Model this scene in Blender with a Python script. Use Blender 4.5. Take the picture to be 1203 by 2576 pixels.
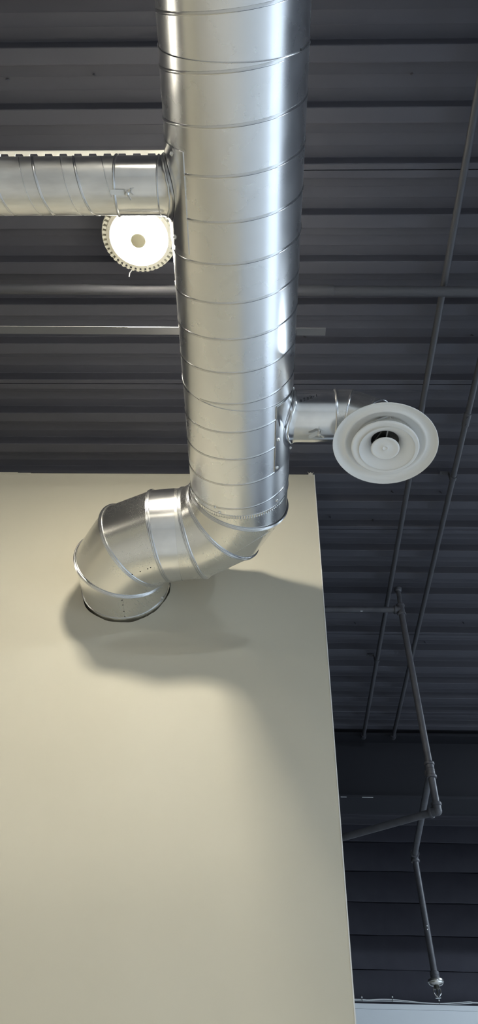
import bpy, bmesh, math, random
from math import sin, cos, pi, radians, sqrt, atan2
from mathutils import Vector, Matrix, Quaternion
from mathutils.bvhtree import BVHTree
random.seed(7)
for o in list(bpy.data.objects): bpy.data.objects.remove(o)
scene = bpy.context.scene
COL = scene.collection

# ------------------------------------------------------------------ camera
W, HP = 1203.0, 2576.0
F = 1890.0
EYE = Vector((0, 0, 1.6))
PITCH, YAW, ROLL = radians(45.576), radians(-1.966), radians(1.75)
FF = Vector((sin(YAW)*cos(PITCH), cos(YAW)*cos(PITCH), sin(PITCH)))
r0 = Vector((cos(YAW), -sin(YAW), 0)); u0 = r0.cross(FF)
RR = r0*cos(ROLL) + u0*sin(ROLL); UU = -r0*sin(ROLL) + u0*cos(ROLL)
cam = bpy.data.cameras.new('camera'); camo = bpy.data.objects.new('camera', cam); COL.objects.link(camo)
cam.sensor_fit = 'VERTICAL'; cam.sensor_height = 36.0; cam.sensor_width = 36.0
cam.lens = 36.0*F/HP; cam.clip_start = 0.02; cam.clip_end = 100
M = Matrix((RR, UU, -FF)).transposed().to_4x4(); M.translation = EYE
camo.matrix_world = M
scene.camera = camo

# ------------------------------------------------------------------ world, exposure
COOL_E = 680.0         # emission of the unseen cool lamps added for fill
LAMP_E = 200.0          # emission of each high bay lens
WINDOW_E = 0.75         # glow of the added, unseen shop window panes
EXPOSURE = 1.0
wd = bpy.data.worlds.new('world'); scene.world = wd; wd.use_nodes = True
wd.node_tree.nodes['Background'].inputs[0].default_value = (0.6, 0.75, 1, 1)
wd.node_tree.nodes['Background'].inputs[1].default_value = 0.03
vs = scene.view_settings
vs.view_transform = 'Standard'; vs.look = 'None'; vs.gamma = 1.0; vs.exposure = EXPOSURE; vs.use_curve_mapping = False

# ------------------------------------------------------------------ pixel rays (all coordinates below are relative to the eye)
def ray(px, py): return RR*((px-W/2)/F) - UU*((py-HP/2)/F) + FF
def atz(px, py, z): g = ray(px, py); return g*(z/g.z)
def aty(px, py, y): g = ray(px, py); return g*(y/g.y)
def atx(px, py, x): g = ray(px, py); return g*(x/g.x)

# ------------------------------------------------------------------ materials
def mat(name, color, rough=0.5, metal=0.0, emit=None, estr=0.0, spec=0.5):
    m = bpy.data.materials.new(name); m.use_nodes = True
    b = m.node_tree.nodes['Principled BSDF']
    b.inputs['Base Color'].default_value = (*color, 1); b.inputs['Roughness'].default_value = rough
    b.inputs['Metallic'].default_value = metal; b.inputs['Specular IOR Level'].default_value = spec
    if emit:
        b.inputs['Emission Color'].default_value = (*emit, 1); b.inputs['Emission Strength'].default_value = estr
    return m
def nodes(m): return m.node_tree.nodes, m.node_tree.links, m.node_tree.nodes['Principled BSDF']
def add_noise_color(m, c1, c2, scale, detail=4, stretch=(1, 1, 1), lo=0.35, hi=0.65):
    n, l, b = nodes(m)
    tc = n.new('ShaderNodeTexCoord'); mp = n.new('ShaderNodeMapping'); mp.inputs['Scale'].default_value = stretch
    tx = n.new('ShaderNodeTexNoise'); tx.inputs['Scale'].default_value = scale; tx.inputs['Detail'].default_value = detail
    cr = n.new('ShaderNodeValToRGB'); cr.color_ramp.elements[0].position = lo; cr.color_ramp.elements[1].position = hi
    cr.color_ramp.elements[0].color = (*c1, 1); cr.color_ramp.elements[1].color = (*c2, 1)
    l.new(tc.outputs['Object'], mp.inputs[0]); l.new(mp.outputs[0], tx.inputs['Vector'])
    l.new(tx.outputs['Fac'], cr.inputs[0]); l.new(cr.outputs[0], b.inputs['Base Color'])
    return tx
def add_rough_noise(m, r1, r2, scale, stretch=(1, 1, 1)):
    n, l, b = nodes(m)
    tc = n.new('ShaderNodeTexCoord'); mp = n.new('ShaderNodeMapping'); mp.inputs['Scale'].default_value = stretch
    tx = n.new('ShaderNodeTexNoise'); tx.inputs['Scale'].default_value = scale; tx.inputs['Detail'].default_value = 5
    mr = n.new('ShaderNodeMapRange'); mr.inputs[1].default_value = 0.3; mr.inputs[2].default_value = 0.7
    mr.inputs[3].default_value = r1; mr.inputs[4].default_value = r2
    l.new(tc.outputs['Object'], mp.inputs[0]); l.new(mp.outputs[0], tx.inputs['Vector'])
    l.new(tx.outputs['Fac'], mr.inputs[0]); l.new(mr.outputs[0], b.inputs['Roughness'])
def add_bump(m, layers):
    n, l, b = nodes(m); prev = None
    tc = n.new('ShaderNodeTexCoord')
    for scale, strength, dist, stretch in layers:
        mp = n.new('ShaderNodeMapping'); mp.inputs['Scale'].default_value = stretch
        tx = n.new('ShaderNodeTexNoise'); tx.inputs['Scale'].default_value = scale; tx.inputs['Detail'].default_value = 3
        bp = n.new('ShaderNodeBump'); bp.inputs['Strength'].default_value = strength; bp.inputs['Distance'].default_value = dist
        l.new(tc.outputs['Object'], mp.inputs[0]); l.new(mp.outputs[0], tx.inputs['Vector'])
        l.new(tx.outputs['Fac'], bp.inputs['Height'])
        if prev: l.new(prev.outputs[0], bp.inputs['Normal'])
        prev = bp
    l.new(prev.outputs[0], b.inputs['Normal'])

GALV = mat('galvanized_sheet', (0.66, 0.665, 0.675), 0.3, 1.0)
add_noise_color(GALV, (0.885, 0.89, 0.90), (0.925, 0.93, 0.938), 14, 5, lo=0.2, hi=0.8)
add_rough_noise(GALV, 0.25, 0.31, 9, (1, 1, 1))
add_bump(GALV, [(5, 0.06, 0.015, (1, 0.5, 1))])
GALV_B = mat('galvanized_branch', (0.66, 0.665, 0.67), 0.36, 1.0)
add_noise_color(GALV_B, (0.78, 0.78, 0.78), (0.93, 0.93, 0.925), 30, 6, (0.3, 1, 1))
add_rough_noise(GALV_B, 0.28, 0.5, 18, (1, 3, 3))
add_bump(GALV_B, [(40, 0.08, 0.002, (0.4, 1, 1))])
# spangled sheet of the elbows: voronoi crystals and scratches
GALV_E = mat('galvanized_elbow', (0.64, 0.635, 0.62), 0.22, 1.0)
add_noise_color(GALV_E, (0.82, 0.815, 0.79), (0.92, 0.915, 0.89), 9, 5, lo=0.2, hi=0.8)
n, l, b = nodes(GALV_E)
# hairline scratches: two crossed sets of strongly stretched noise, in worn patches, rougher than the sheet
tc = n.new('ShaderNodeTexCoord'); prev = None
for rot, sc in (((0.3, 0.9, 0.5), (420, 14, 420)), ((1.2, -0.5, 1.1), (360, 360, 16))):
    mp = n.new('ShaderNodeMapping'); mp.inputs['Rotation'].default_value = rot
    m2 = n.new('ShaderNodeMapping'); m2.inputs['Scale'].default_value = sc
    tx = n.new('ShaderNodeTexNoise'); tx.inputs['Scale'].default_value = 1.0; tx.inputs['Detail'].default_value = 1
    lt = n.new('ShaderNodeMapRange'); lt.inputs[1].default_value = 0.66; lt.inputs[2].default_value = 0.74
    l.new(tc.outputs['Object'], mp.inputs[0]); l.new(mp.outputs[0], m2.inputs[0]); l.new(m2.outputs[0], tx.inputs['Vector']); l.new(tx.outputs['Fac'], lt.inputs[0])
    if prev is None: prev = lt
    else:
        mxn = n.new('ShaderNodeMath'); mxn.operation = 'MAXIMUM'; l.new(prev.outputs[0], mxn.inputs[0]); l.new(lt.outputs[0], mxn.inputs[1]); prev = mxn
mk = n.new('ShaderNodeTexNoise'); mk.inputs['Scale'].default_value = 10
mr = n.new('ShaderNodeMapRange'); mr.inputs[1].default_value = 0.48; mr.inputs[2].default_value = 0.62
mu = n.new('ShaderNodeMath'); mu.operation = 'MULTIPLY'
ro = n.new('ShaderNodeMapRange'); ro.inputs[3].default_value = 0.25; ro.inputs[4].default_value = 0.38
l.new(tc.outputs['Object'], mk.inputs['Vector']); l.new(mk.outputs['Fac'], mr.inputs[0])
l.new(prev.outputs[0], mu.inputs[0]); l.new(mr.outputs[0], mu.inputs[1]); l.new(mu.outputs[0], ro.inputs[0]); l.new(ro.outputs[0], b.inputs['Roughness'])
add_bump(GALV_E, [(6, 0.08, 0.012, (1, 1, 1))])
GALV_P = mat('galvanized_polished', (0.72, 0.725, 0.735), 0.2, 1.0)
add_noise_color(GALV_P, (0.84, 0.845, 0.855), (0.93, 0.935, 0.94), 20, 4)
add_bump(GALV_P, [(6, 0.10, 0.012, (1, 1, 1))])
SEAM = mat('folded_seam_metal', (0.72, 0.725, 0.735), 0.25, 1.0)
ZINC = mat('zinc_screw', (0.75, 0.75, 0.74), 0.3, 1.0)
SATIN = mat('satin_nickel', (0.82, 0.81, 0.78), 0.3, 1.0)
CHROME = mat('chrome', (0.8, 0.8, 0.8), 0.15, 1.0)
HOLE = mat('dark_rivet_hole', (0.012, 0.012, 0.012), 0.8)
INK = mat('black_marker_ink', (0.02, 0.02, 0.025), 0.6)
DECK = mat('charcoal_deck_paint', (0.078, 0.081, 0.094), 0.62, spec=0.35)
add_noise_color(DECK, (0.064, 0.064, 0.080), (0.080, 0.080, 0.097), 3.5, 6, (0.3, 1, 1))
add_bump(DECK, [(120, 0.12, 0.001, (1, 1, 1))])
BLACKP = mat('charcoal_pipe_paint', (0.085, 0.086, 0.10), 0.5)
add_noise_color(BLACKP, (0.070, 0.071, 0.084), (0.10, 0.101, 0.115), 22, 5)
add_bump(BLACKP, [(160, 0.25, 0.001, (1, 1, 1))])
FARW = mat('dark_far_wall_paint', (0.04, 0.042, 0.054), 0.75, spec=0.3)
add_noise_color(FARW, (0.041, 0.041, 0.056), (0.053, 0.053, 0.069), 5, 6)
add_bump(FARW, [(70, 0.3, 0.002, (1, 1, 1))])
BEIGE = mat('beige_wall_paint', (0.64, 0.60, 0.49), 0.62, spec=0.3)
add_noise_color(BEIGE, (0.625, 0.585, 0.475), (0.655, 0.615, 0.505), 2.2, 5)
add_bump(BEIGE, [(300, 0.10, 0.0006, (1, 1, 1)), (3, 0.03, 0.01, (1, 1, 1))])
PAPER = mat('torn_drywall_paper', (0.62, 0.58, 0.50), 0.9)
SOFFIT = mat('pale_grey_soffit_paint', (0.80, 0.84, 0.88), 0.6)
WHITE = mat('white_enamel', (0.90, 0.90, 0.89), 0.35)
STRUTM = mat('pale_zinc_strut', (0.80, 0.79, 0.74), 0.45, 0.25)
CABLE = mat('white_cable_jacket', (0.80, 0.82, 0.84), 0.45)
LAMPBODY = mat('cast_lamp_body', (0.72, 0.69, 0.58), 0.45)
SENSOR = mat('lamp_sensor_cover', (0.40, 0.37, 0.26), 0.5)
LENSC = mat('added_cool_lamp_lens', (0.9, 0.9, 0.9), 0.4, 0, (0.76, 0.89, 1.0), COOL_E)
LENS = mat('lit_lamp_lens', (0.9, 0.9, 0.9), 0.4, 0, (1.0, 0.935, 0.775), LAMP_E)
BULB = mat('smoked_glass_bulb', (0.10, 0.10, 0.09), 0.12, 0.6)
FLOORM = mat('polished_concrete_floor', (0.42, 0.41, 0.39), 0.45)
add_noise_color(FLOORM, (0.54, 0.54, 0.535), (0.62, 0.62, 0.61), 1.5, 7)
GREYW = mat('grey_room_wall_paint', (0.66, 0.67, 0.68), 0.7)
FRAMEM = mat('dark_window_frame', (0.05, 0.05, 0.055), 0.4, 0.6)
PANE = mat('added_window_pane', (0.5, 0.5, 0.5), 0.2, 0, (0.68, 0.83, 1.0), WINDOW_E)
DUCTDARK = mat('charcoal_conduit_paint', (0.060, 0.061, 0.071), 0.55)
BEADM = mat('white_corner_bead', (0.80, 0.79, 0.76), 0.5)
BARM = mat('grey_painted_bar', (0.13, 0.13, 0.135), 0.4)
BEAMM = mat('black_beam_paint', (0.022, 0.023, 0.030), 0.7, spec=0.3)
CHIP_GLINT = mat('pale_chip_and_glint', (0.85, 0.86, 0.88), 0.4, 0.3)  # pale tone for glints on the beam and chips on the pipes

# ------------------------------------------------------------------ object helpers
WLOC = {}
def empty(name, base, label=None, cat=None, group=None, kind=None, parent=None):
    o = bpy.data.objects.new(name, None); COL.objects.link(o); o.empty_display_size = 0.05
    base = Vector(base) + EYE; WLOC[o.name] = base
    if parent: o.parent = parent; o.location = base - WLOC[parent.name]
    else: o.location = base
    tag(o, label, cat, group, kind); return o
def tag(o, label=None, cat=None, group=None, kind=None):
    if label: o['label'] = label
    if cat: o['category'] = cat
    if group: o['group'] = group
    if kind: o['kind'] = kind
    return o
def mesh(name, verts, faces, m, parent=None, smooth=True, ang=32, base=None):
    """verts are relative to the eye; the object's origin is put at base or at the foot of the mesh"""
    vs_ = [Vector(v) + EYE for v in verts]
    if base is None:
        lo = [min(v[i] for v in vs_) for i in range(3)]; hi = [max(v[i] for v in vs_) for i in range(3)]
        org = Vector(((lo[0]+hi[0])/2, (lo[1]+hi[1])/2, lo[2]))
    else: org = Vector(base) + EYE
    me = bpy.data.meshes.new(name); me.from_pydata([v - org for v in vs_], [], faces); me.update()
    me.materials.append(m)
    if smooth:
        me.shade_smooth(); me.set_sharp_from_angle(angle=radians(ang))
    o = bpy.data.objects.new(name, me); COL.objects.link(o); WLOC[o.name] = org
    if parent: o.parent = parent; o.location = org - WLOC[parent.name]
    else: o.location = org
    return o
def shared(name, me, pos, normal, parent, roll=0.0):
    """a copy that shares mesh data, its local z turned to the normal; pos relative to the eye"""
    o = bpy.data.objects.new(name, me); COL.objects.link(o)
    p = Vector(pos) + EYE; WLOC[o.name] = p
    o.rotation_mode = 'QUATERNION'
    o.rotation_quaternion = Vector(normal).to_track_quat('Z', 'Y') @ Quaternion((0, 0, 1), roll)
    if parent: o.parent = parent; o.location = p - WLOC[parent.name]
    else: o.location = p
    return o
class MB:
    def __init__(s): s.v = []; s.f = []
    def add(s, v, f):
        k = len(s.v); s.v += [Vector(x) for x in v]; s.f += [tuple(i+k for i in q) for q in f]; return s
    def box(s, a, b):
        x0, y0, z0 = [min(a[i], b[i]) for i in range(3)]; x1, y1, z1 = [max(a[i], b[i]) for i in range(3)]
        return s.add([(x0,y0,z0),(x1,y0,z0),(x1,y1,z0),(x0,y1,z0),(x0,y0,z1),(x1,y0,z1),(x1,y1,z1),(x0,y1,z1)],
                     [(0,3,2,1),(4,5,6,7),(0,1,5,4),(1,2,6,5),(2,3,7,6),(3,0,4,7)])
    def loft(s, rings, caps=False, close=False):
        n = len(rings[0]); v = [p for r in rings for p in r]; f = []
        m = len(rings); rng = range(m if close else m-1)
        for i in rng:
            a, b_ = i*n, ((i+1) % m)*n
            for j in range(n): f.append((a+j, a+(j+1) % n, b_+(j+1) % n, b_+j))
        if caps: f.append(tuple(range(n))[::-1]); f.append(tuple((m-1)*n+j for j in range(n)))
        return s.add(v, f)
    def tube(s, path, r, n=12, closed=False, caps=True):
        path = [Vector(p) for p in path]; rings = []; m = len(path)
        ref = None
        for i, p in enumerate(path):
            if closed: d = path[(i+1) % m] - path[i-1]
            else: d = path[min(i+1, m-1)] - path[max(i-1, 0)]
            d.normalize()
            if ref is None: ref = d.orthogonal().normalized()
            ref = (ref - d*ref.dot(d)).normalized(); t = d.cross(ref)
            rr = r[i] if isinstance(r, (list, tuple)) else r
            rings.append([p + (ref*cos(2*pi*k/n) + t*sin(2*pi*k/n))*rr for k in range(n)])
        return s.loft(rings, caps and not closed, closed)
    def revolve(s, prof, origin, axis, n=32, caps=False):
        """prof: (radius, distance along axis)"""
        axis = Vector(axis).normalized(); a = axis.orthogonal().normalized(); c = axis.cross(a); o = Vector(origin)
        return s.loft([[o + axis*h + (a*cos(2*pi*k/n) + c*sin(2*pi*k/n))*r for k in range(n)] for r, h in prof], caps)
    def build(s, name, m, parent=None, **k): return mesh(name, s.v, s.f, m, parent, **k)
def local_mesh(name, mb, m, smooth=True, ang=40):
    me = bpy.data.meshes.new(name); me.from_pydata(mb.v, [], mb.f); me.update(); me.materials.append(m)
    if smooth: me.shade_smooth(); me.set_sharp_from_angle(angle=radians(ang))
    return me
SCREW_ME = local_mesh('screw', MB().revolve([(0.0001, 0.0042), (0.0022, 0.004), (0.0032, 0.0026), (0.0034, 0.0014), (0.0055, 0.001), (0.0056, -0.001)], (0,0,0), (0,0,1), 10), ZINC)
RIVET_ME = local_mesh('rivet', MB().revolve([(0.0001, 0.0012), (0.0013, 0.001), (0.002, 0.0004), (0.0021, -0.001)], (0,0,0), (0,0,1), 8), HOLE)
def hit(obj, px, py):
    """where the sight line through a pixel meets a mesh: position (relative to the eye) and normal"""
    wl = WLOC[obj.name] - EYE
    bv = BVHTree.FromPolygons([v.co + wl for v in obj.data.vertices], [p.vertices[:] for p in obj.data.polygons])
    g = ray(px, py).normalized(); loc, nrm, _, _ = bv.ray_cast(Vector((0, 0, 0)), g)
    if loc is None: return None
    if nrm.dot(g) > 0: nrm = -nrm
    return loc, nrm
def put(name, me, obj, px, py, parent, roll=0.0):
    h = hit(obj, px, py)
    if h: return shared(name, me, h[0], h[1], parent, roll)
    print('no hit', name, px, py)

# ------------------------------------------------------------------ the room shell
ZD = 2.307              # underside of the deck ribs above the eye
PIT, PH = 0.1524, 0.3636
WY = 2.035              # face of the beige wall
FY = 5.49               # face of the dark far wall
X0, X1, Y0 = -4.6, 4.8, -4.2
ceiling = empty('ceiling', (0, 0, ZD), kind='structure', label='charcoal painted ribbed metal roof deck')
def deck_profile(k0):
    """one 30 inch sheet of ribbed deck: (y, height above the rib underside)"""
    yk = lambda k: PH + k*PIT
    p = [(yk(k0)+0.0195, 0.007), (yk(k0)+0.0185, 0.0)]
    for k in range(k0, k0+5):
        a = yk(k)
        p += [(a+0.0395, 0.0), (a+0.0415, 0.002), (a+0.0465, 0.036), (a+0.0485, 0.038)]
        for g in (0.078, 0.112): p += [(a+g-0.004, 0.038), (a+g, 0.0366), (a+g+0.004, 0.038)]
        p += [(a+PIT-0.0075, 0.038), (a+PIT-0.006, 0.0365), (a+PIT-0.001, 0.0015), (a+PIT+0.001, 0.0)]
    a = yk(k0+5); p += [(a+0.0155, 0.0), (a+0.0165, 0.0075), (a+0.024, 0.0075)]
    return p
for k0 in range(-27, 33, 5):
    p = [(y, h) for y, h in deck_profile(k0) if y < FY]
    if len(p) < 4: continue
    v = []; f = []
    for y, h in p: v += [(X0, y, ZD+h), (X1, y, ZD+h)]
    for i in range(len(p)-1): f.append((2*i, 2*i+1, 2*i+3, 2*i+2))
    mesh('deck_panel', v, f, DECK, ceiling, ang=25)
# tips of the roof fasteners that poke through the deck
TIP_ME = local_mesh('fastener_tip', MB().revolve([(0.0028, 0), (0.0028, 0.011), (0.0018, 0.013), (0.0002, 0.019)], (0,0,0), (0,0,1), 7), DECK)
for px, py, tx in ((236,188,.25),(22,201,-.3),(1035,186,.1),(766,846,.4),(1186,843,.3),(1107,1237,.35),(986,1236,.3),(831,1300,0),(938,1307,.1),(893,1566,.2),(1068,1614,.35),(1165,1565,.2),(215,1115,.1)):
    pos = atz(px, py, ZD+0.037); shared('fastener_tip', TIP_ME, pos, (tx, -0.3, -1), ceiling)

# beige wall with the ragged hole the duct goes through
HC = Vector((-0.459, WY, 1.700)); WT = 0.12; WTOP = 2.298
wx1 = 0.2325
def wall_front():
    n = 72; mb = MB(); half = 0.24
    rng = random.Random(3)
    ring = []
    ph = [rng.uniform(0, 6.28) for _ in range(6)]
    for i in range(n):
        t = 2*pi*i/n
        low = max(0.0, -sin(t))
        r = 0.1548 + 0.0032*low + 0.0012*sin(5*t+ph[0]) + 0.0012*sin(11*t+ph[1]) + rng.uniform(-.0008, .0010)
        ring.append((HC.x + r*cos(t), HC.z + r*sin(t)))
    sq = []
    for i in range(n):
        t = 2*pi*i/n; c, s_ = cos(t), sin(t); k = half/max(abs(c), abs(s_)); sq.append((HC.x+k*c, HC.z+k*s_))
    for yy, flip in ((WY, False), (WY+WT, True)):
        v = [(x, yy, z) for x, z in ring] + [(x, yy, z) for x, z in sq]
        f = []
        for i in range(n):
            j = (i+1) % n; q = (i, j, n+j, n+i); f.append(q if not flip else q[::-1])
        mb.add(v, f)
        xa, xb, za, zb = HC.x-half, HC.x+half, HC.z-half, HC.z+half
        for (x_0, x_1, z_0, z_1) in ((X0, xa, -1.6, WTOP), (xb, wx1, -1.6, WTOP), (xa, xb, -1.6, za), (xa, xb, zb, WTOP)):
            q = (0, 1, 2, 3); mb.add([(x_0,yy,z_0),(x_1,yy,z_0),(x_1,yy,z_1),(x_0,yy,z_1)], [q if not flip else q[::-1]])
    mb.loft([[(x, WY, z) for x, z in ring], [(x, WY+WT, z) for x, z in ring]])
    a, b_ = WY, WY+WT
    mb.add([(wx1,a,-1.6),(wx1,b_,-1.6),(wx1,b_,WTOP),(wx1,a,WTOP)], [(0,1,2,3)])
    mb.add([(X0,a,WTOP),(wx1,a,WTOP),(wx1,b_,WTOP),(X0,b_,WTOP)], [(0,1,2,3)])
    mb.add([(X0,a,-1.6),(X0,b_,-1.6),(X0,b_,WTOP),(X0,a,WTOP)], [(0,1,2,3)])
    return mb.build('wall_front', BEIGE, smooth=False)
wall = tag(wall_front(), 'beige painted drywall partition with a duct hole', kind='structure')
# metal corner bead and torn joint paper at the wall's top corner
mesh('corner_bead', *(lambda m: (m.v, m.f))(MB().box((wx1-0.0025, WY-0.0012, -1.6), (wx1+0.0008, WY+0.0008, WTOP-0.002))), BEADM, wall, smooth=False)
pp = aty(783, 1196, WY-0.001)
tv = [(-.012,0,-.004),(-.010,-.003,.012),(-.0145,-.004,.018),(-.008,-.004,.010),(-.004,-.002,.015),(0,-.005,.013),(.004,-.003,.008),(.0095,-.006,.015),(.006,-.002,.005),(.005,0,-.004)]
mesh('torn_paper', [pp+Vector(v) for v in tv]+[pp+Vector(v)+Vector((0,.0015,0)) for v in tv],
     [(0,9,8,6,5,4,3,1),(1,3,2),(6,8,7),tuple(range(10,20))]+[(i,(i+1)%10,10+(i+1)%10,10+i) for i in range(10)], PAPER, wall, smooth=False)
# ragged compound along the left part of the wall top
for (xa, xb, dz) in ((-1.30, -0.985, .004), (-0.985, -0.93, .0015)):
    mesh('compound_edge', *(lambda m: (m.v, m.f))(MB().box((xa, WY-.0012, WTOP-.01), (xb, WY+.004, WTOP+dz))), BEIGE, wall, smooth=False)

tag(MB().box((X0, Y0, -1.7), (X1, FY, -1.6)).build('floor', FLOORM, smooth=False), 'light grey polished concrete floor', kind='structure')
wl = empty('wall_left', (X0-.05, .6, -1.6), kind='structure', label='side wall, beige below and dark above')
MB().box((X0-.1, Y0, -1.6), (X0, FY, .70)).build('lower_wall', BEIGE, wl, smooth=False)
MB().box((X0-.1, Y0, .70), (X0, FY, ZD+.3)).build('upper_wall', FARW, wl, smooth=False)
tag(MB().box((X0, Y0-.1, -1.6), (X1, Y0, ZD+.3)).build('wall_back', GREYW, smooth=False), 'grey painted back wall', kind='structure')
tag(MB().box((X1, Y0, -1.6), (X1+.1, FY, ZD+.3)).build('wall_right', FARW, smooth=False), 'dark painted wall with the added shop window', kind='structure')
def window(nm, a, b, axis, sgn):
    """added unseen shop window on a wall: dark frame with mullions and glowing panes; a,b = along-wall extent"""
    z0, z1 = -1.45, 0.80
    w = empty(nm, (X1 if axis == 'x' else (a+b)/2, (a+b)/2 if axis == 'x' else Y0, z0), kind='structure', label='added unseen shop window giving cool light')
    nb = max(1, round((b-a)/1.2)); st = (b-a)/nb
    def bx(u0_, u1_, za, zb, d0, d1):
        if axis == 'x': return MB().box((X1-d0, u0_, za), (X1-d1, u1_, zb))
        return MB().box((u0_, Y0+d0, za), (u1_, Y0+d1, zb))
    fr = bx(a-.05, b+.05, z0-.05, z0, 0, .06)
    for m2 in (bx(a-.05, b+.05, z1, z1+.05, 0, .06),): fr.add(m2.v, m2.f)
    for i in range(nb+1):
        u = a+i*st; m2 = bx(u-.03, u+.03, z0, z1, 0, .06); fr.add(m2.v, m2.f)
    fr.build('window_frame', FRAMEM, w, smooth=False)
    for i in range(nb): bx(a+i*st+.03, a+(i+1)*st-.03, z0, z1, .01, .025).build('pane', PANE, w, smooth=False)
window('added_window_1', -3.4, 5.0, 'x', 1)  # glowing window added out of view for cool light from the right

# far wall: dark courses with recessed joints
wf = empty('wall_far', (1.5, FY, -1.6), kind='structure', label='dark painted wall laid in horizontal courses')
MB().box((X0, FY+.02, -1.6), (X1, FY+.15, ZD+.3)).build('backing', FARW, wf, smooth=False)
JZ = aty(1000, 2119, FY).z
zs = [JZ + 0.2032*k for k in range(1, -6, -1)]
for i in range(len(zs)-1):
    rng = random.Random(i); mb = MB(); nseg = 40
    z1_, z0_ = zs[i]-.002, zs[i+1]+.002
    dy = rng.uniform(0, .003)
    v = []; f = []
    for s in range(nseg+1):
        x = X0 + 2.2 + (X1-X0-2.2)*s/nseg; jt = rng.uniform(-.0025, .0025); jb = rng.uniform(-.0025, .0025)
        v += [(x, FY+.025, z0_+jb), (x, FY+.004-dy, z0_+jb), (x, FY-dy, z0_+.006+jb), (x, FY-dy, z1_-.006+jt), (x, FY+.004-dy, z1_+jt), (x, FY+.025, z1_+jt)]
    for s in range(nseg):
        for j in range(5): f.append((s*6+j, s*6+j+1, (s+1)*6+j+1, (s+1)*6+j))
    mesh('wall_course', v, f, FARW, wf, ang=50)
# pale soffit band at the foot of the dark courses
zt = aty(1000, 2526, FY-.06).z
tr = empty('trim_1', (1.5, FY-.06, zt-.6), kind='structure', label='pale grey soffit band below the dark wall')
MB().box((-2, FY-.06, zt-.028), (X1, FY, zt)).build('soffit_lip', SOFFIT, tr, smooth=False)
MB().box((-2, FY-.057, zt-.9), (X1, FY, zt-.029)).build('soffit_face', SOFFIT, tr, smooth=False)

# ------------------------------------------------------------------ roof beam in front of the far wall
by = 4.10; bz0 = aty(1000, 2008, by).z; bz1 = ZD-.003
beam = empty('roof_beam', (1.5, by+.095, bz0), 'dark painted steel I-beam under the deck before the far wall', 'beam')
MB().box((-2, by, bz1-.016), (X1, by+.19, bz1)).build('top_flange', BEAMM, beam, smooth=False)
MB().box((-2, by+.089, bz0+.016), (X1, by+.101, bz1-.016)).build('web', BEAMM, beam, smooth=False)
bf = MB().box((-2, by, bz0), (X1, by+.19, bz0+.016)).build('bottom_flange', BEAMM, beam, smooth=False)
for a, b_ in ((858, 873), (912, 940)):  # bright strips stand in for glints of light on the flange lip
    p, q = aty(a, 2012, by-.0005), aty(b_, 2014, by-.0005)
    MB().box((p.x, by-.0008, bz0+.0005), (q.x, by+.001, bz0+.004)).build('chip_and_glint', CHIP_GLINT, bf, smooth=False)

# ------------------------------------------------------------------ conduits under the deck
def conduit(label, pts, couplings, straps, group='conduits under the deck'):
    z = 2.272; P = [atz(px, py, z) for px, py in pts]
    d = (P[1]-P[0]); d /= d.y
    a = P[0] + d*(-1.2-P[0].y); e = P[0] + d*(by-.004-P[0].y)
    t = empty('electrical_conduit', (P[0].x, 1.5, z-.011), label, 'conduit', group)
    MB().tube([a, e], 0.0112, 14).build('tube', DUCTDARK, t)
    MB().tube([e-d*.03, e], 0.0165, 12).build('connector', DUCTDARK, t)
    for y in couplings:
        c = P[0]+d*(y-P[0].y); cp = MB().tube([c-d*.03, c-d*.028, c+d*.028, c+d*.03], [0.0118, .0142, .0142, .0118], 14).build('coupling', DUCTDARK, t)
        for s in (-.016, .016): MB().revolve([(.0032, .0), (.0032, .006), (.002, .007)], c+d*s+Vector((-.003, 0, -.013)), (-.2, 0, -1), 8, True).build('set_screw', DUCTDARK, cp)
    for y in straps:
        c = P[0]+d*(y-P[0].y); mb = MB()
        for k in range(9):
            a0, a1 = pi*k/9, pi*(k+1)/9
            q = []
            for aa in (a0, a1):
                for rr in (0.0114, 0.0138):
                    for yy in (-.009, .009): q.append(c+Vector((cos(aa)*rr, yy, -sin(aa)*rr)))
            mb.add(q, [(0,1,3,2),(4,6,7,5),(0,4,5,1),(2,3,7,6),(0,2,6,4),(1,5,7,3)])
        mb.box(c+Vector((-.048, -.009, .028)), c+Vector((-.0114, .009, .0305)))
        mb.box(c+Vector((-.0138, -.009, 0)), c+Vector((-.0114, .009, .0305)))
        sp = mb.build('strap', DUCTDARK, t, smooth=False)
        MB().revolve([(.0045, 0), (.004, .003), (.001, .004)], c+Vector((-.034, 0, .028)), (0, 0, -1), 8, True).build('strap_screw', DUCTDARK, sp)
    return t
y_strap = atz(1146, 1202, 2.272).y; y_cpl = atz(1177, 1055, 2.272).y
conduit('dark painted conduit under the deck passing above the round diffuser', [(1120, 700), (915, 1850)], [], [3.3])
conduit('dark painted conduit under the deck with a coupling and strap', [(1143, 1190), (990, 1850)], [y_cpl], [y_strap])

# dark pipe crossing under the deck
pz = 2.235
a, b_ = atz(0, 727, pz), atz(1203, 734, pz); d = (b_-a).normalized()
pipe = empty('cross_pipe', (a+b_)/2+Vector((0, 0, -.02)), 'dark painted pipe crossing just below the deck above the big duct', 'pipe')
c = atz(840, 731, pz)
MB().tube([a-d*1.5, b_+d*2.5], 0.0165, 18).build('tube', DUCTDARK, pipe)
MB().tube([c-d*.33, c-d*.328, c-d*.002, c], [.0168, .0182, .0182, .0168], 18).build('sleeve', DUCTDARK, pipe)

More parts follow.
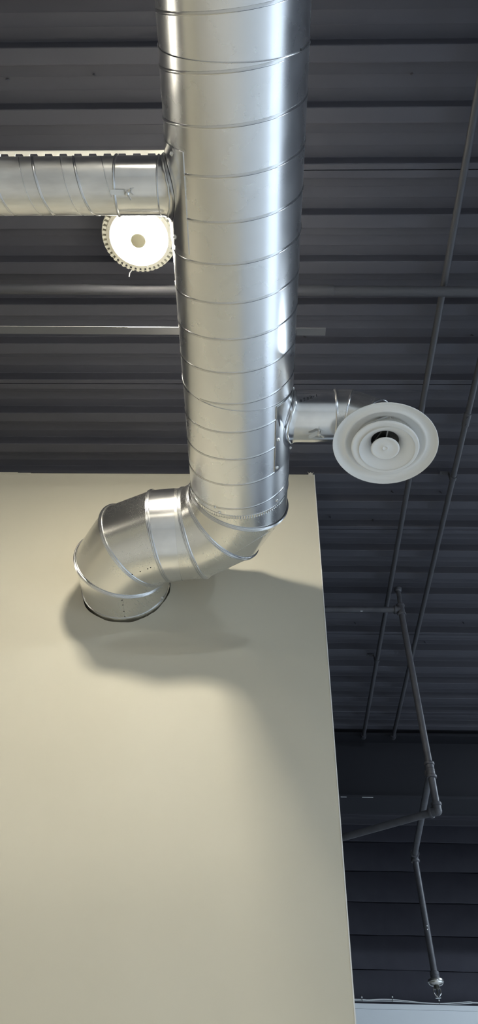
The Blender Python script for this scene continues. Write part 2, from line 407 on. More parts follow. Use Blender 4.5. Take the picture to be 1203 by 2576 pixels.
# ------------------------------------------------------------------ hanger bar over the big duct and slotted strut over the side branch
z = 1.914
a, b_ = atz(0, 821, z), atz(820, 826, z); d = (b_-a).normalized()
hb = empty('hanger_bar', ((a+b_)/2), 'flat steel hanger bar lying across the top of the big duct', 'hanger bar')
s_ = Vector((0, 0.024, 0)); u_ = Vector((0, 0, .003)); ea = a-d*.25
MB().add([ea, b_, b_+s_, ea+s_, ea+u_, b_+u_, b_+s_+u_, ea+s_+u_], [(0,3,2,1),(4,5,6,7),(0,1,5,4),(1,2,6,5),(2,3,7,6),(3,0,4,7)]).build('bar', BARM, hb, smooth=False)

z = 1.838
a, b_ = atz(0, 380, z), atz(418, 380.5, z); yS = (a.y+b_.y)/2
st = empty('slotted_strut', (-0.6, yS+.01, z), 'pale slotted steel strut lying along the small side duct', 'strut')
xa, xb = a.x-.8, b_.x
MB().box((xa, yS-.001, z), (xb, yS+.0058, z+.004)).build('flange', STRUTM, st, smooth=False)
x = xb-.008
while x > xa+.05:
    MB().add([(x, yS+.0058, z), (x-.018, yS+.0058, z), (x-.0155, yS+.0135, z), (x-.0025, yS+.0135, z),
              (x, yS+.0058, z+.003), (x-.018, yS+.0058, z+.003), (x-.0155, yS+.0135, z+.003), (x-.0025, yS+.0135, z+.003)],
             [(0,1,2,3),(4,7,6,5),(0,4,5,1),(1,5,6,2),(2,6,7,3),(3,7,4,0)]).build('tooth', STRUTM, st, smooth=False)
    x -= .0348

# ------------------------------------------------------------------ the big spiral duct
R1 = 0.1525
AX = Vector((-0.0565, 0, 1.7475)); AD = Vector((0.0, 1.0, 0.0))
AXX = lambda y: -0.0517 - 0.00264*y
def on_main(th, y, r): return Vector((AXX(y)+r*cos(th), y, 1.748+r*sin(th)))
duct = empty('spiral_duct', (-.055, 0.4, 1.748-R1), 'large round spiral galvanized duct running towards the beige wall', 'duct')
def main_section(y0, y1, tilt0=0.0, tilt1=0.0, r=R1, n=96):
    rings = []
    for i in range(9):
        t = i/8
        rings.append([on_main(2*pi*k/n, (y0+tilt0*cos(2*pi*k/n))*(1-t)+(y1+tilt1*cos(2*pi*k/n))*t, r) for k in range(n)])
    return MB().loft(rings).build('duct_section', GALV, duct)
def helix(sec, yref, thref, pitch, y0, y1, fn, r, hand=-1, w=.0042, h=.0016, m=SEAM, steps=72, lim0=None, lim1=None):
    """raised lock seam winding round a pipe"""
    th = []; mb = MB(); rings = []
    k0 = math.floor((y0-yref)/pitch)-1; k1 = math.ceil((y1-yref)/pitch)+1
    for i in range(int((k1-k0)*steps)+1):
        rev = k0+i/steps; y = yref+pitch*rev; ang = thref+hand*2*pi*rev
        lo = y0 if lim0 is None else lim0(ang); hi = y1 if lim1 is None else lim1(ang)
        if lo+.002 <= y <= hi-.002:
            rings.append([fn(ang, y-w, r-.0004), fn(ang, y-w*.55, r+h*.75), fn(ang, y-w*.1, r+h*.55), fn(ang, y+w*.35, r+h), fn(ang, y+w, r-.0004)])
        elif rings:
            if len(rings) > 2: mb.add([p for q in rings for p in q], [(i*5+j, i*5+j+1, i*5+j+6, i*5+j+5) for i in range(len(rings)-1) for j in range(4)])
            rings = []
    if len(rings) > 2: mb.add([p for q in rings for p in q], [(i*5+j, i*5+j+1, i*5+j+6, i*5+j+5) for i in range(len(rings)-1) for j in range(4)])
    return mb.build('spiral_seam', m, sec, ang=60)
YJ1, YJ2, YEND = 0.3835, 1.190, 1.580
secA = main_section(-3.6, YJ1); secB = main_section(YJ1+.0004, YJ2, 0, .013, r=R1+.0012); secC = main_section(YJ2+.0004, YEND, .013, 0, r=R1+.0002)
TH = radians(-85)
helix(secA, 0.2996, TH, .0964, -1.2, YJ1, on_main, R1)
helix(secB, 0.396, TH, .0964, YJ1, YJ2-.008, on_main, R1+.0012, lim1=lambda t: YJ2+.013*cos(t))
helix(secC, 1.2611, radians(-82), .0958, YJ2, YEND, on_main, R1+.0002, lim0=lambda t: YJ2+.013*cos(t))
# section joints: a thin rolled edge
def joint(y, tilt, r, nm='joint_edge'):
    MB().tube([on_main(2*pi*k/96, y+tilt*cos(2*pi*k/96), r) for k in range(96)], .0011, 6, closed=True).build(nm, SEAM, duct)
joint(YJ1, 0, R1+.0012); joint(YJ2, .013, R1+.0016); joint(YEND, 0, R1+.0004)
for sec, px, py in ((secC, 541, 1275), (secC, 552, 1288), (secC, 697, 1259), (secC, 485, 1240)):
    put('screw', SCREW_ME, sec, px, py, duct)
# ------------------------------------------------------------------ elbows of the big duct
V = [Vector(p) for p in ((-.0562, 1.2, 1.748), (-.0562, 1.640, 1.748), (-.1105, 1.735, 1.738), (-.206, 1.792, 1.729), (-.318, 1.796, 1.719), (-.407, 1.832, 1.710), (-.459, 1.909, 1.700), (-.459, 2.6, 1.700))]
NR = 96
def section_ring(c, d, r, plane_n=None, off=0.0):
    d = d.normalized(); up = Vector((0, 0, 1)); s = d.cross(up).normalized(); u = s.cross(d)
    out = []
    for k in range(NR):
        t = 2*pi*k/NR; p = s*cos(t)*r + u*sin(t)*r
        if plane_n is not None: p = p - d*(p.dot(plane_n)/d.dot(plane_n))
        out.append(c + p + d*off)
    return out
def mitre(i): return ((V[i]-V[i-1]).normalized() + (V[i+1]-V[i]).normalized()).normalized()
def gore(i, parent, m, r=R1, name='gore'):
    d = (V[i+1]-V[i]).normalized()
    a_ = section_ring(V[i], d, r, mitre(i)); b2 = section_ring(V[i+1], d, r, mitre(i+1))
    rings = [[p.lerp(q, t/4) for p, q in zip(a_, b2)] for t in range(5)]
    return MB().loft(rings).build(name, m, parent)
def straight(c0, c1, parent, m, name, r=R1, m0=None, m1=None):
    d = (c1-c0).normalized(); a_ = section_ring(c0, d, r, m0); b2 = section_ring(c1, d, r, m1)
    rings = [[p.lerp(q, t/4) for p, q in zip(a_, b2)] for t in range(5)]
    return MB().loft(rings).build(name, m, parent)
def seam_ring(i, parent, r=R1):
    d = (V[i+1]-V[i]).normalized(); mb = MB()
    ring = section_ring(V[i], d, r+.0012, mitre(i)); nrm = mitre(i)
    for o, rr in ((-.0046, .0026), (.0, .0032), (.0046, .0022)):
        mb.tube([p+nrm*o for p in ring], rr, 8, closed=True)
    return mb.build('gore_seam', SEAM, parent)
e1 = empty('duct_elbow', (-.12, 1.70, 1.585), 'galvanized gored elbow at the end of the big spiral duct', 'duct elbow', 'gored elbows of the big duct')
# crimped collar that slides into the spiral duct
mb = MB(); rings = []
for j, (y, amp) in enumerate(((1.572, 0), (1.5805, 1), (1.5905, 1), (1.5935, 0))):
    rings.append([on_main(2*pi*k/720, y, R1-.0006+(amp*.0011*(1 if (k//3) % 2 else -1.0))) for k in range(720)])
mb.loft(rings).build('crimped_edge', GALV_E, e1, ang=80)
straight(Vector((-.0562, 1.5935, 1.748)), V[1], e1, GALV_E, 'collar', R1-.0004, None, mitre(1))
seam_ring(1, e1); g2 = gore(1, e1, GALV_E); seam_ring(2, e1); g3 = gore(2, e1, GALV_E); seam_ring(3, e1)
Mid = V[3].lerp(V[4], 0.47)
rc = straight(V[3], Mid, e1, GALV_E, 'collar', R1, mitre(3), None)
e2 = empty('duct_elbow', (-.40, 1.85, 1.54), 'galvanized gored elbow turning into the hole in the beige wall', 'duct elbow', 'gored elbows of the big duct')
lc = straight(Mid, V[4], e2, GALV_P, 'collar', R1+.001, None, mitre(4))
seam_ring(4, e2); g5 = gore(4, e2, GALV_E); seam_ring(5, e2); g6 = gore(5, e2, GALV_E); seam_ring(6, e2)
wc = straight(V[6], Vector((-.459, 2.20, 1.700)), e2, GALV_E, 'wall_collar', R1, mitre(6), None)
MB().tube([Vector((-.459+(R1+.0008)*cos(2*pi*k/NR), 2.020, 1.700+(R1+.0008)*sin(2*pi*k/NR))) for k in range(NR)], .0022, 8, closed=True).build('bead', SEAM, e2)
for px, py in ((323,1448),(333,1445),(353,1438),(372,1431),(379,1428)): put('rivet', RIVET_ME, g5, px, py, e2)
for px, py in ((307,1510),(309,1522),(312,1538),(314,1551)): put('rivet', RIVET_ME, wc, px, py, e2)
put('screw', SCREW_ME, wc, 409, 1504, e2)
for px, py in ((438,1448),(428,1288)): put('screw', SCREW_ME, rc, px, py, e1)
# lengthwise lap seams on the gores
def lap(objt, p, q, parent):
    A, B = hit(objt, *p), hit(objt, *q)
    if A and B:
        pts = []
        for i in range(9):
            t = i/8; h = hit(objt, p[0]+(q[0]-p[0])*t, p[1]+(q[1]-p[1])*t)
            if h: pts.append(h[0]+h[1]*.0002)
        MB().tube(pts, .0006, 5).build('lap_seam', SEAM, parent)
lap(g5, (327, 1450), (384, 1429), e2); lap(wc, (309, 1507), (314, 1553), e2)
lap(g2, (590, 1392), (690, 1330), e1)

# ------------------------------------------------------------------ taps on the big duct
def saddle_plate(yc, hy, th0, th1, parent, hole_r):
    """sheet saddle curved round the big duct, with a lip edge"""
    n = 28; mb = MB(); r = R1+.0030
    rows = [yc-hy, yc+hy]
    v = []; f = []
    for i in range(n+1):
        th = th0+(th1-th0)*i/n
        for y in rows: v.append(on_main(th, y, r))
        for y in rows: v.append(on_main(th, y, R1+.0012))
    for i in range(n):
        a_ = i*4; f += [(a_, a_+1, a_+5, a_+4), (a_, a_+4, a_+6, a_+2), (a_+1, a_+3, a_+7, a_+5)]
    f += [(0, 2, 3, 1), (n*4, n*4+1, n*4+3, n*4+2)]
    mb.add(v, f); return mb.build('saddle', GALV_P, parent, ang=50)
def flare(sgn, yc, zc, r, parent):
    """turned flange where the collar meets the saddle: follows the big duct"""
    n = 64; rings = []
    for rr, lift in ((r+.016, .0030), (r+.010, .0042), (r+.004, .008), (r+.0005, .016), (r, .024)):
        ring = []
        for k in range(n):
            t = 2*pi*k/n; dy, dz = rr*cos(t), rr*sin(t)
            dx = sqrt(max(0, (R1+.001)**2-dz*dz))
            ring.append(Vector((AXX(yc)+sgn*(dx+lift), yc+dy, 1.748+dz)))
        rings.append(ring)
    o = MB().loft(rings).build('flare', GALV_P, parent)
    mb = MB(); pts = []
    for k in range(n):
        t = 2*pi*k/n; rr = r+.0035; dy, dz = rr*cos(t), rr*sin(t)
        pts.append(Vector((AXX(yc)+sgn*(sqrt((R1)**2-dz*dz)+.009+(.0012 if (k//2) % 2 else 0)), yc+dy, 1.748+dz)))
    mb.tube(pts, .0022, 6, closed=True).build('dovetail_ring', ZINC, parent)
    return o
def collar(sgn, yc, zc, r, xend, parent):
    n = 64; rings = []
    base = [Vector((AXX(yc)+sgn*(sqrt(max(0, R1**2-(r*sin(2*pi*k/n))**2))+.008), yc+r*cos(2*pi*k/n), zc+r*sin(2*pi*k/n))) for k in range(n)]
    end = [Vector((xend, yc+r*cos(2*pi*k/n), zc+r*sin(2*pi*k/n))) for k in range(n)]
    rings = [[p.lerp(q, t/4) for p, q in zip(base, end)] for t in range(5)]
    return MB().loft(rings).build('collar', GALV_P, parent)
def ring_bead(c, axis, r, rr, parent, m=SEAM, nm='bead'):
    axis = Vector(axis).normalized(); a_ = axis.orthogonal().normalized(); b2 = axis.cross(a_)
    return MB().tube([Vector(c)+(a_*cos(2*pi*k/64)+b2*sin(2*pi*k/64))*r for k in range(64)], rr, 8, closed=True).build(nm, m, parent)
def damper_handle(colobj, parent, pa, pb, pnut, m):
    """flat damper quadrant with wing nut lying on a collar; pa..pb blade ends in the picture, pnut the stud"""
    h = hit(colobj, *pnut); nrm = h[1]; c = h[0]
    pl = lambda q: (lambda g: g*((c+nrm*.010).dot(nrm)/g.dot(nrm)))(ray(*q))
    A, B = pl(pa), pl(pb); d = (B-A).normalized(); s = nrm.cross(d)
    st_ = MB().tube([c-nrm*.002, c+nrm*.016], .0036, 10).build('stud', ZINC, parent)
    mb = MB(); w = .0055; t = .0016; n = 7
    out = [A+d*w+(d*-cos(pi*k/n-pi/2)+s*sin(pi*k/n-pi/2))*w for k in range(n+1)]
    out = out + [B+s*w, B-s*w] if (out[-1]-(A+s*w)).length < (out[-1]-(A-s*w)).length else out + [B-s*w, B+s*w]
    k = len(out); mb.add(out+[p+nrm*t for p in out], [tuple(range(k)), tuple(range(2*k-1, k-1, -1))]+[(i, (i+1) % k, k+(i+1) % k, k+i) for i in range(k)])
    hd = mb.build('damper_handle', m, parent, smooth=False)
    wn = MB().revolve([(.0055, .011), (.0055, .017), (.003, .019)], c, nrm, 10, True)
    for q in (1, -1):
        dd = (s*q*.8+d*.6).normalized(); e = nrm.cross(dd)*.0012
        wn.add([c+nrm*.012+dd*.004-e, c+nrm*.012+dd*.004+e, c+nrm*.016+dd*.015+e, c+nrm*.016+dd*.015-e, c+nrm*.017+dd*.004-e, c+nrm*.017+dd*.004+e, c+nrm*.023+dd*.014+e, c+nrm*.023+dd*.014-e],
               [(0,1,2,3),(4,7,6,5),(0,4,5,1),(1,5,6,2),(2,6,7,3),(3,7,4,0)])
    wn.build('wing_nut', ZINC, st_)
ZC = 1.748
# right tap
YR = 1.324; RRt = 0.0745
t1 = empty('branch_tap', (.16, YR, ZC-RRt), 'short galvanized saddle tap with damper lever feeding the round diffuser', 'duct tap', 'saddle taps on the big duct')
sd = saddle_plate(YR, .116, radians(-47), radians(52), t1, RRt); flare(1, YR, ZC, RRt, t1)
XB = 0.2215
c1 = collar(1, YR, ZC, RRt, XB, t1); ring_bead((XB, YR, ZC), (1, 0, 0), RRt+.001, .0034, t1)
for px, py in ((704,1018),(700,1106),(697,1177),(738,976),(731,1126)): put('screw', SCREW_ME, sd, px, py, t1)
damper_handle(c1, t1, (777, 1100), (800, 1089), (803, 1086), ZINC)
# hand-written number in marker on the collar
fc = bpy.data.curves.new('note', 'FONT'); fc.body = '6232-1'; fc.size = 0.030; fc.shear = 0.15; fc.space_character = 1.12
fo = bpy.data.objects.new('note', fc); COL.objects.link(fo)
dg = bpy.context.evaluated_depsgraph_get(); tm = bpy.data.meshes.new_from_object(fo.evaluated_get(dg))
bm = bmesh.new(); bm.from_mesh(tm); bmesh.ops.subdivide_edges(bm, edges=bm.edges[:], cuts=1); bmesh.ops.triangulate(bm, faces=bm.faces[:])
tw = max(v.co.x for v in bm.verts)
tv = []; ok = True
p0, p1 = Vector((754, 1013)), Vector((799, 997)); dd = (p1-p0); nn = Vector((dd.y, -dd.x)).normalized()
sc = dd.length/tw
for v in bm.verts:
    wob = 1.2*sin(v.co.x*260)
    q = p0 + dd*(v.co.x/tw) + nn*(v.co.y*sc*0.62 + wob)
    h = hit(c1, q.x, q.y)
    if h is None: ok = False; break
    tv.append(h[0]+h[1]*.0004)
if ok: mesh('marker_writing', tv, [tuple(v.index for v in f.verts) for f in bm.faces], INK, t1, smooth=False)['label'] = 'handwritten number 6232-1 in black marker'
bm.free(); bpy.data.objects.remove(fo); bpy.data.meshes.remove(tm); bpy.data.curves.remove(fc)

# small elbow above the diffuser
a_ = .072
EV = [Vector((XB+.001, YR, ZC)), Vector((.262, YR, ZC))]
for ang in (30, 60): EV.append(EV[-1]+Vector((cos(radians(ang)), 0, -sin(radians(ang))))*a_)
DN = Vector((-.10, 0.0, -1)).normalized()          # the way the diffuser faces
EV.append(EV[-1]+DN*.05)
e3 = empty('small_duct_elbow', (.31, YR, 1.64), 'small galvanized gored elbow holding the white round diffuser', 'duct elbow')
def gring(i):
    if i == 0: d = EV[1]-EV[0]; mn = d
    elif i == len(EV)-1: d = EV[i]-EV[i-1]; mn = d
    else: d = EV[i]-EV[i-1]; mn = d.normalized()+(EV[i+1]-EV[i]).normalized()
    d = d.normalized(); mn = mn.normalized(); s = Vector((0, 1, 0)); u = s.cross(d)
    out = []
    for k in range(64):
        t = 2*pi*k/64; p = (s*cos(t)+u*sin(t))*(RRt+.0015); p = p-d*(p.dot(mn)/d.dot(mn)); out.append(EV[i]+p)
    return out
gob = []
for i in range(4):
    gob.append(MB().loft([gring(i), gring(i+1)]).build('gore' if i else 'collar', GALV_E, e3))
    if i: MB().tube(gring(i), .0030, 8, closed=True).build('gore_seam', SEAM, e3)
put('screw', SCREW_ME, gob[0], 847, 990, e3); put('screw', SCREW_ME, gob[0], 846, 1099, e3)

# round diffuser
DC = atz(969, 1121, 1.612)
def diff(prof, nm, m, parent, n=72, flip=1):
    return MB().revolve(prof, DC, -DN, n).build(nm, m, parent, ang=70)
df = empty('round_diffuser', DC, 'white round cone ceiling diffuser hanging below its small duct elbow', 'diffuser')
RO = 0.1425
outer = [(.072, .060), (.073, .034), (.083, .0275), (.096, .022), (.103, .0145), (.107, .0100), (.110, .0090), (.113, .0100), (.1165, .0125), (.127, .0120), (.1345, .0080), (.1385, .0030), (RO, .0015), (RO+.0008, .0028), (RO-.0005, .0048), (.134, .0095), (.120, .0145), (.108, .0185), (.098, .0255), (.0755, .036), (.0745, .060)]
diff(outer, 'outer_cone', WHITE, df)
middle = [(.038, .022), (.040, .016), (.045, .0085), (.053, .002), (.063, -.003), (.073, -.0067), (.083, -.0095), (.089, -.0108), (.0915, -.0100), (.0922, -.008), (.0905, -.007), (.068, -.003), (.050, .006), (.041, .018), (.0395, .022)]
diff(middle, 'middle_cone', WHITE, df)
inner = [(.0001, -.0105), (.006, -.0105), (.0068, -.0118), (.0082, -.0105), (.028, -.0122), (.0335, -.0142), (.037, -.0145), (.0388, -.013), (.0385, -.011), (.034, -.010), (.02, -.002), (.006, .012), (.0001, .013)]
ctr = diff(inner, 'centre_disc', WHITE, df)
Dz = -DN; Dx = Vector((0, 1, 0)).cross(Dz).normalized(); Dy = Dz.cross(Dx)
for k in range(3):
    t = 2*pi*k/3+.6; dirv = Dx*cos(t)+Dy*sin(t)
    MB().tube([DC+Dz*.006, DC+Dz*.016+dirv*.03, DC+Dz*.016+dirv*.062, DC+Dz*.034+dirv*.074], .0022, 6).build('spider_arm', ZINC, df)

# left tap and side branch
YL = 0.668; RL = 0.0640; XL = atz(288, 460, 1.70).x
XL = -0.322
t2 = empty('branch_tap', (-.26, YL, ZC-RL), 'short galvanized saddle tap with damper lever beside the bright lamp', 'duct tap', 'saddle taps on the big duct')
sd2 = saddle_plate(YL, .112, radians(180-50), radians(180+47), t2, RL); flare(-1, YL, ZC, RL, t2)
c2 = collar(-1, YL, ZC, RL, XL, t2); ring_bead((XL, YL, ZC), (1, 0, 0), RL+.001, .003, t2); ring_bead((AXX(YL)-R1-.02, YL, ZC), (1, 0, 0), RL+.001, .002, t2)
for px, py in ((431, 386), (440, 596)): put('screw', SCREW_ME, sd2, px, py, t2)
damper_handle(c2, t2, (277, 483), (312, 484), (322, 483), WHITE)
br = empty('side_duct', (-.9, YL, ZC-RL), 'small spiral galvanized side duct leading left from the big duct', 'duct')
n = 64
rb = RL-.0012
bs = MB().loft([[Vector((x, YL+rb*cos(2*pi*k/n), ZC+rb*sin(2*pi*k/n))) for k in range(n)] for x in (XL+.03, -.6, -.9, -1.2, -1.6, -2.4)]).build('duct_section', GALV_B, br)
fnb = lambda ang, y, r: Vector((-y, YL+r*cos(ang), ZC+r*sin(ang)))
xref = -atz(205, 460, 1.69).x
helix(bs, xref, radians(-90), .093, -XL+.006, 2.2, fnb, rb, hand=-1, w=.0036, h=.0015)
sl = helix(bs, xref+.030, radians(-90), .093, -XL+.006, 2.2, fnb, rb, hand=-1, w=.0014, h=.0005); sl.name = 'stiffening_groove'

# ------------------------------------------------------------------ high bay lamp
LP = atz(350, 598, 2.213); LS = 2.213/2.15
def lamp(pos, label, group, lens=LENS):
    t = empty('high_bay_lamp', pos, label, 'lamp', group)
    q = Vector(pos); S = LS*1.01
    def rev(prof, n=64): return MB().revolve([(r*S, h) for r, h in prof], q, (0, 0, 1), n)
    rev([(.0235, -.020), (.040, -.0175), (.056, -.0135), (.070, -.0075), (.079, -.001), (.0805, .0015), (.0805, .004), (.0235, .004)]).build('lens', lens, t)
    rev([(.0001, -.0245), (.018, -.0245), (.022, -.0225), (.0234, .004)], 40).build('sensor_cover', SENSOR, t)
    rm = rev([(.0807, .004), (.0810, -.0025), (.086, -.0035), (.096, .001), (.0975, .006), (.0975, .022), (.080, .034), (.060, .046), (.0001, .048)]).build('housing', LAMPBODY, t)
    nf = 44; mb = MB()
    for k in range(nf):
        aa = 2*pi*k/nf; c_, s2 = cos(aa), sin(aa); e = Vector((-s2, c_, 0))*.0042; dr = Vector((c_, s2, 0))
        b0, b1 = dr*.096*S, dr*.1085*S
        vv = [q+p+Vector((0, 0, zz)) for zz in (.004, .024) for p in (b0-e, b0+e, b1+e, b1-e)]
        mb.add(vv, [(0,1,2,3),(4,7,6,5),(0,4,5,1),(1,5,6,2),(2,6,7,3),(3,7,4,0)])
    fin = mb.build('fin_ring', LAMPBODY, t, smooth=False)
    MB().tube([q+Vector((.109*S*cos(2*pi*k/64), .109*S*sin(2*pi*k/64), .014)) for k in range(64)], .0022, 6, closed=True).build('fin_band', LAMPBODY, fin)
    for k in range(6):
        aa = 2*pi*k/6+.35; MB().revolve([(.0018, 0), (.0015, .0015), (.0002, .002)], q+Vector((.0905*S*cos(aa), .0905*S*sin(aa), -.003)), (0, 0, -1), 8).build('housing_screw', ZINC, rm)
    MB().tube([q+Vector((0, 0, .045)), q+Vector((0, 0, ZD-LP.z))], .006, 10).build('stem', LAMPBODY, t)
    MB().tube([q+Vector((-.03, .105, .012)), q+Vector((-.043, .118, .008)), q+Vector((-.046, .130, .006))], .0018, 6).build('safety_lead', WHITE, t)
    return t
lamp(LP, 'lit round high bay lamp with finned rim beside the big duct', 'high bay lamps')
lamp(Vector((LP.x-2.7, LP.y-.1, LP.z)), 'added unseen high bay lamp near the beige side wall and the duct wall', 'high bay lamps')  # this and the next two lamps are added out of view as fill
lamp(Vector((LP.x-3.75, LP.y-2.2, LP.z)), 'added unseen high bay lamp in the corner of beige side wall and back wall', 'high bay lamps')
lamp(Vector((LP.x-.2, LP.y-3.3, LP.z)), 'added unseen high bay lamp midway along the grey back wall', 'high bay lamps')
lamp(Vector((LP.x+3.0, LP.y-2.4, LP.z)), 'added unseen cool white high bay lamp by the added window near the back wall', 'high bay lamps', LENSC)  # both cool lamps are added out of view to lift the fill
lamp(Vector((LP.x+3.2, LP.y+2.0, LP.z)), 'added unseen cool white high bay lamp by the added window near the dark far wall', 'high bay lamps', LENSC)

# ------------------------------------------------------------------ sprinkler piping
RP = 0.0134
def band(c, d, r, w, mb):
    d = d.normalized(); mb.tube([c-d*w/2, c-d*w*.3, c+d*w*.3, c+d*w/2], [r*.96, r, r, r*.96], 18)
def fitting(name, ends, parent, r=.0165, bend=None):
    """threaded pipe fitting: body tubes from the centre with banded ends; ends = (centre, [(direction, length)])"""
    c, arms = ends; mb = MB()
    for d, L in arms:
        d = d.normalized(); mb.tube([c-d*r*.35, c+d*L], r, 18); band(c+d*(L-.004), d, r*1.22, .011, mb)
    # rounded heel
    nn_ = 10; rings = []
    for i in range(1, nn_):
        la = -pi/2+pi*i/nn_; rings.append([c+Vector((cos(la)*cos(2*pi*k/18), cos(la)*sin(2*pi*k/18), sin(la)))*r*1.04 for k in range(18)])
    mb.loft(rings, True)
    return mb.build(name, BLACKP, parent, ang=50)
zT = 2.165
A0 = atz(1009, 1534, zT)
zq = lambda px, py, P: (lambda g: g*(P.y/g.y))(ray(px, py))
T2 = zq(1083, 1938, A0); EL = zq(1101, 2040, A0)
spr = empty('sprinkler_pipe', (A0.x, A0.y, EL.z), 'dark painted sprinkler drop pipe with tee and elbow behind the wall end', 'sprinkler pipe')
dA = (T2-A0).normalized()
MB().tube([A0, T2], RP, 18).build('riser', BLACKP, spr)
Lft = Vector((-1, 0, 0)); pl_ = atz(815, 1532.5, zT-.004)
MB().tube([A0, A0+(pl_-A0)*3.4], RP, 18).build('branch_line', BLACKP, spr)
fitting('tee', (A0, [(dA, .030), (pl_-A0, .030), (-dA, .026)]), spr)
nt = zq(1004, 1497, A0); dn = (nt-A0).normalized()
nip = MB().tube([A0, nt, zq(1002, 1486, A0)], .0105, 14).build('nipple', BLACKP, spr)
topc = zq(1002, 1484, A0)
MB().revolve([(.0001, -.018), (.010, -.017), (.0165, -.010), (.018, -.002), (.018, .006), (.012, .010), (.0001, .011)], topc+Vector((0, 0, .004)), Vector((.1, -.3, 1)), 18).build('cap', BLACKP, spr)
MB().tube([A0+(pl_-A0)*.50+Vector((0, -.004, -.0128)), A0+(pl_-A0)*.53+Vector((0, -.004, -.0128))], .0018, 6).build('chip_and_glint', CHIP_GLINT, spr)
MB().tube([T2, EL], RP, 18).build('lower_riser', BLACKP, spr)
ao = atz(1043, 2152, T2.z-.002)
arm = ao-T2
fitting('tee', (T2, [(dA, .030), (-dA, .030), (arm, .030)]), spr)
MB().tube([T2, ao], RP, 18).build('arm_over', BLACKP, spr)
lf = atz(865, 2106, EL.z)
fitting('elbow', (EL, [(-dA, .028), (lf-EL, .030)]), spr)
MB().tube([EL, EL+(lf-EL)*1.9], RP, 18).build('side_line', BLACKP, spr)
dp = zq(1094, 2452, ao); dd_ = (dp-ao).normalized()
fitting('elbow', (ao, [(dd_, .028), (-arm, .028)]), spr)
dr = MB().tube([ao, dp], RP, 18).build('drop_pipe', BLACKP, spr)
for px, py in ((1075, 2329), (1076, 2338)):
    h = hit(dr, px, py)
    if h: shared('chip_and_glint', local_mesh('chip_and_glint', MB().revolve([(.0001, .0006), (.0022, .0004), (.0028, -.0004)], (0,0,0), (0,0,1), 7), CHIP_GLINT), h[0], h[1], spr)
# pendent sprinkler head
sh = empty('fire_sprinkler', dp+Vector((0, 0, -.085)), 'pendent sprinkler head with chrome escutcheon at the end of the drop', 'sprinkler')
ax_ = Vector((0, 0, -1))
ax_ = (dd_*0.5+Vector((0, 0, -.5))).normalized()
MB().revolve([(.0138, -.012), (.0185, -.010), (.0190, .002), (.0182, .003), (.0182, .005), (.0190, .006), (.0186, .016), (.013, .018)], dp, ax_, 24).build('coupling', BLACKP, sh)
MB().revolve([(.013, .014), (.026, .0160), (.0310, .0185), (.0325, .0225), (.0325, .0270), (.0305, .0285), (.0295, .0330), (.0240, .0380), (.0160, .0405), (.0125, .0405)], dp, ax_, 32).build('escutcheon', SATIN, sh)
fb = dp+ax_*.040; sd_ = RR-ax_*RR.dot(ax_); sd_.normalize()
MB().revolve([(.011, 0), (.0118, .003), (.0118, .010), (.009, .013), (.004, .014)], fb, ax_, 16, True).build('thread_boss', BULB, sh)
frm = MB()
for q in (1, -1):
    frm.tube([fb+sd_*q*.0105+ax_*.006, fb+sd_*q*.0145+ax_*.016, fb+sd_*q*.0135+ax_*.028, fb+sd_*q*.006+ax_*.037, fb+ax_*.039], .0024, 8)
frm.build('frame_arms', CHROME, sh)
MB().tube([fb+ax_*.012, fb+ax_*.016, fb+ax_*.028, fb+ax_*.034], [.0015, .003, .003, .0015], 10).build('glass_bulb', BULB, sh)
mb = MB(); rn = []
for hgt in (.0425, .0440):
    rn.append([fb+ax_*hgt+(sd_*cos(2*pi*k/48)+ax_.cross(sd_)*sin(2*pi*k/48))*(.0122 if (k//2) % 2 else .0092) for k in range(48)])
mb.loft(rn, True).build('deflector', CHROME, sh)
MB().tube([fb+ax_*.038, fb+ax_*.0435], .003, 8).build('deflector_screw', CHROME, sh)

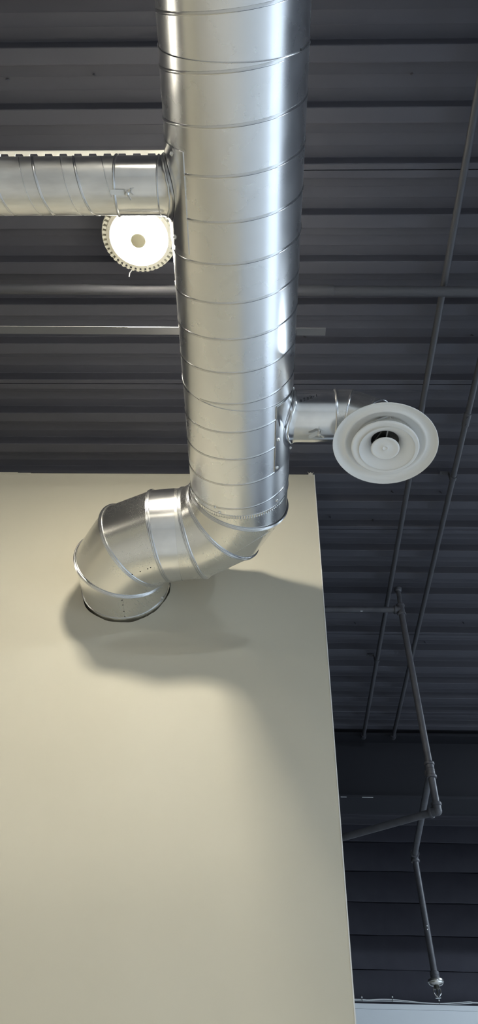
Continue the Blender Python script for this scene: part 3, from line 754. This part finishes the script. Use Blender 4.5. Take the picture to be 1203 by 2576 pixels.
# ------------------------------------------------------------------ cables along the soffit
yc_ = FY-.05
def cable(pts, label, dy=0.0):
    P = [aty(px, py, yc_+dy) for px, py in pts]
    ext = [P[0]+Vector((-2.2, 0, -.004)), P[0]+Vector((-.4, 0, .002))] + P + [P[-1]+Vector((.3, 0, -.004)), P[-1]+Vector((1.2, 0, .003)), P[-1]+Vector((3.2, 0, -.003))]
    c = bpy.data  # smooth path
    out = []
    for i in range(len(ext)-1):
        p_0, p_1, p_2, p_3 = ext[max(i-1, 0)], ext[i], ext[i+1], ext[min(i+2, len(ext)-1)]
        for k in range(6):
            t = k/6
            out.append(0.5*((2*p_1)+(p_2-p_0)*t+(2*p_0-5*p_1+4*p_2-p_3)*t*t+(3*p_1-p_0-3*p_2+p_3)*t**3))
    out.append(ext[-1])
    tag(MB().tube(out, .0026, 8).build('cable', CABLE), label, 'cable', 'white cables over the soffit')
cable([(897, 2514), (925, 2515.5), (957, 2514), (985, 2514.5), (1020, 2517.5), (1060, 2522), (1103, 2524.5), (1140, 2523), (1180, 2520.5), (1203, 2522)], 'upper of two white cables fixed above the pale soffit band')
cable([(897, 2517.5), (935, 2518), (985, 2518.5), (1020, 2520.5), (1060, 2523), (1103, 2525), (1150, 2526), (1185, 2523.5), (1203, 2523.5)], 'lower of two white cables fixed above the pale soffit band', .006)
for (pa, pb), lb in zip((((909.5, 2503), (912, 2519)), ((987, 2501), (988, 2520)), ((1104, 2512), (1107, 2525))),
                    ('small metal cable tie next to the beige wall end', 'small metal cable tie between the wall end and the sprinkler', 'small metal cable tie below the sprinkler head')):
    p, q = aty(*pa, yc_-.004), aty(*pb, yc_-.004)
    t = empty('cable_tie', q, lb, 'cable tie', 'ties holding the white cables')
    MB().tube([p, p.lerp(q, .35), q], [.0022, .0026, .0016], 7).build('tie_strip', CHROME, t)
    MB().tube([p.lerp(q, .38)+Vector((0, -.001, .004)), p.lerp(q, .38)+Vector((0, -.001, -.004))], .0042, 8).build('tie_head', CABLE, t)
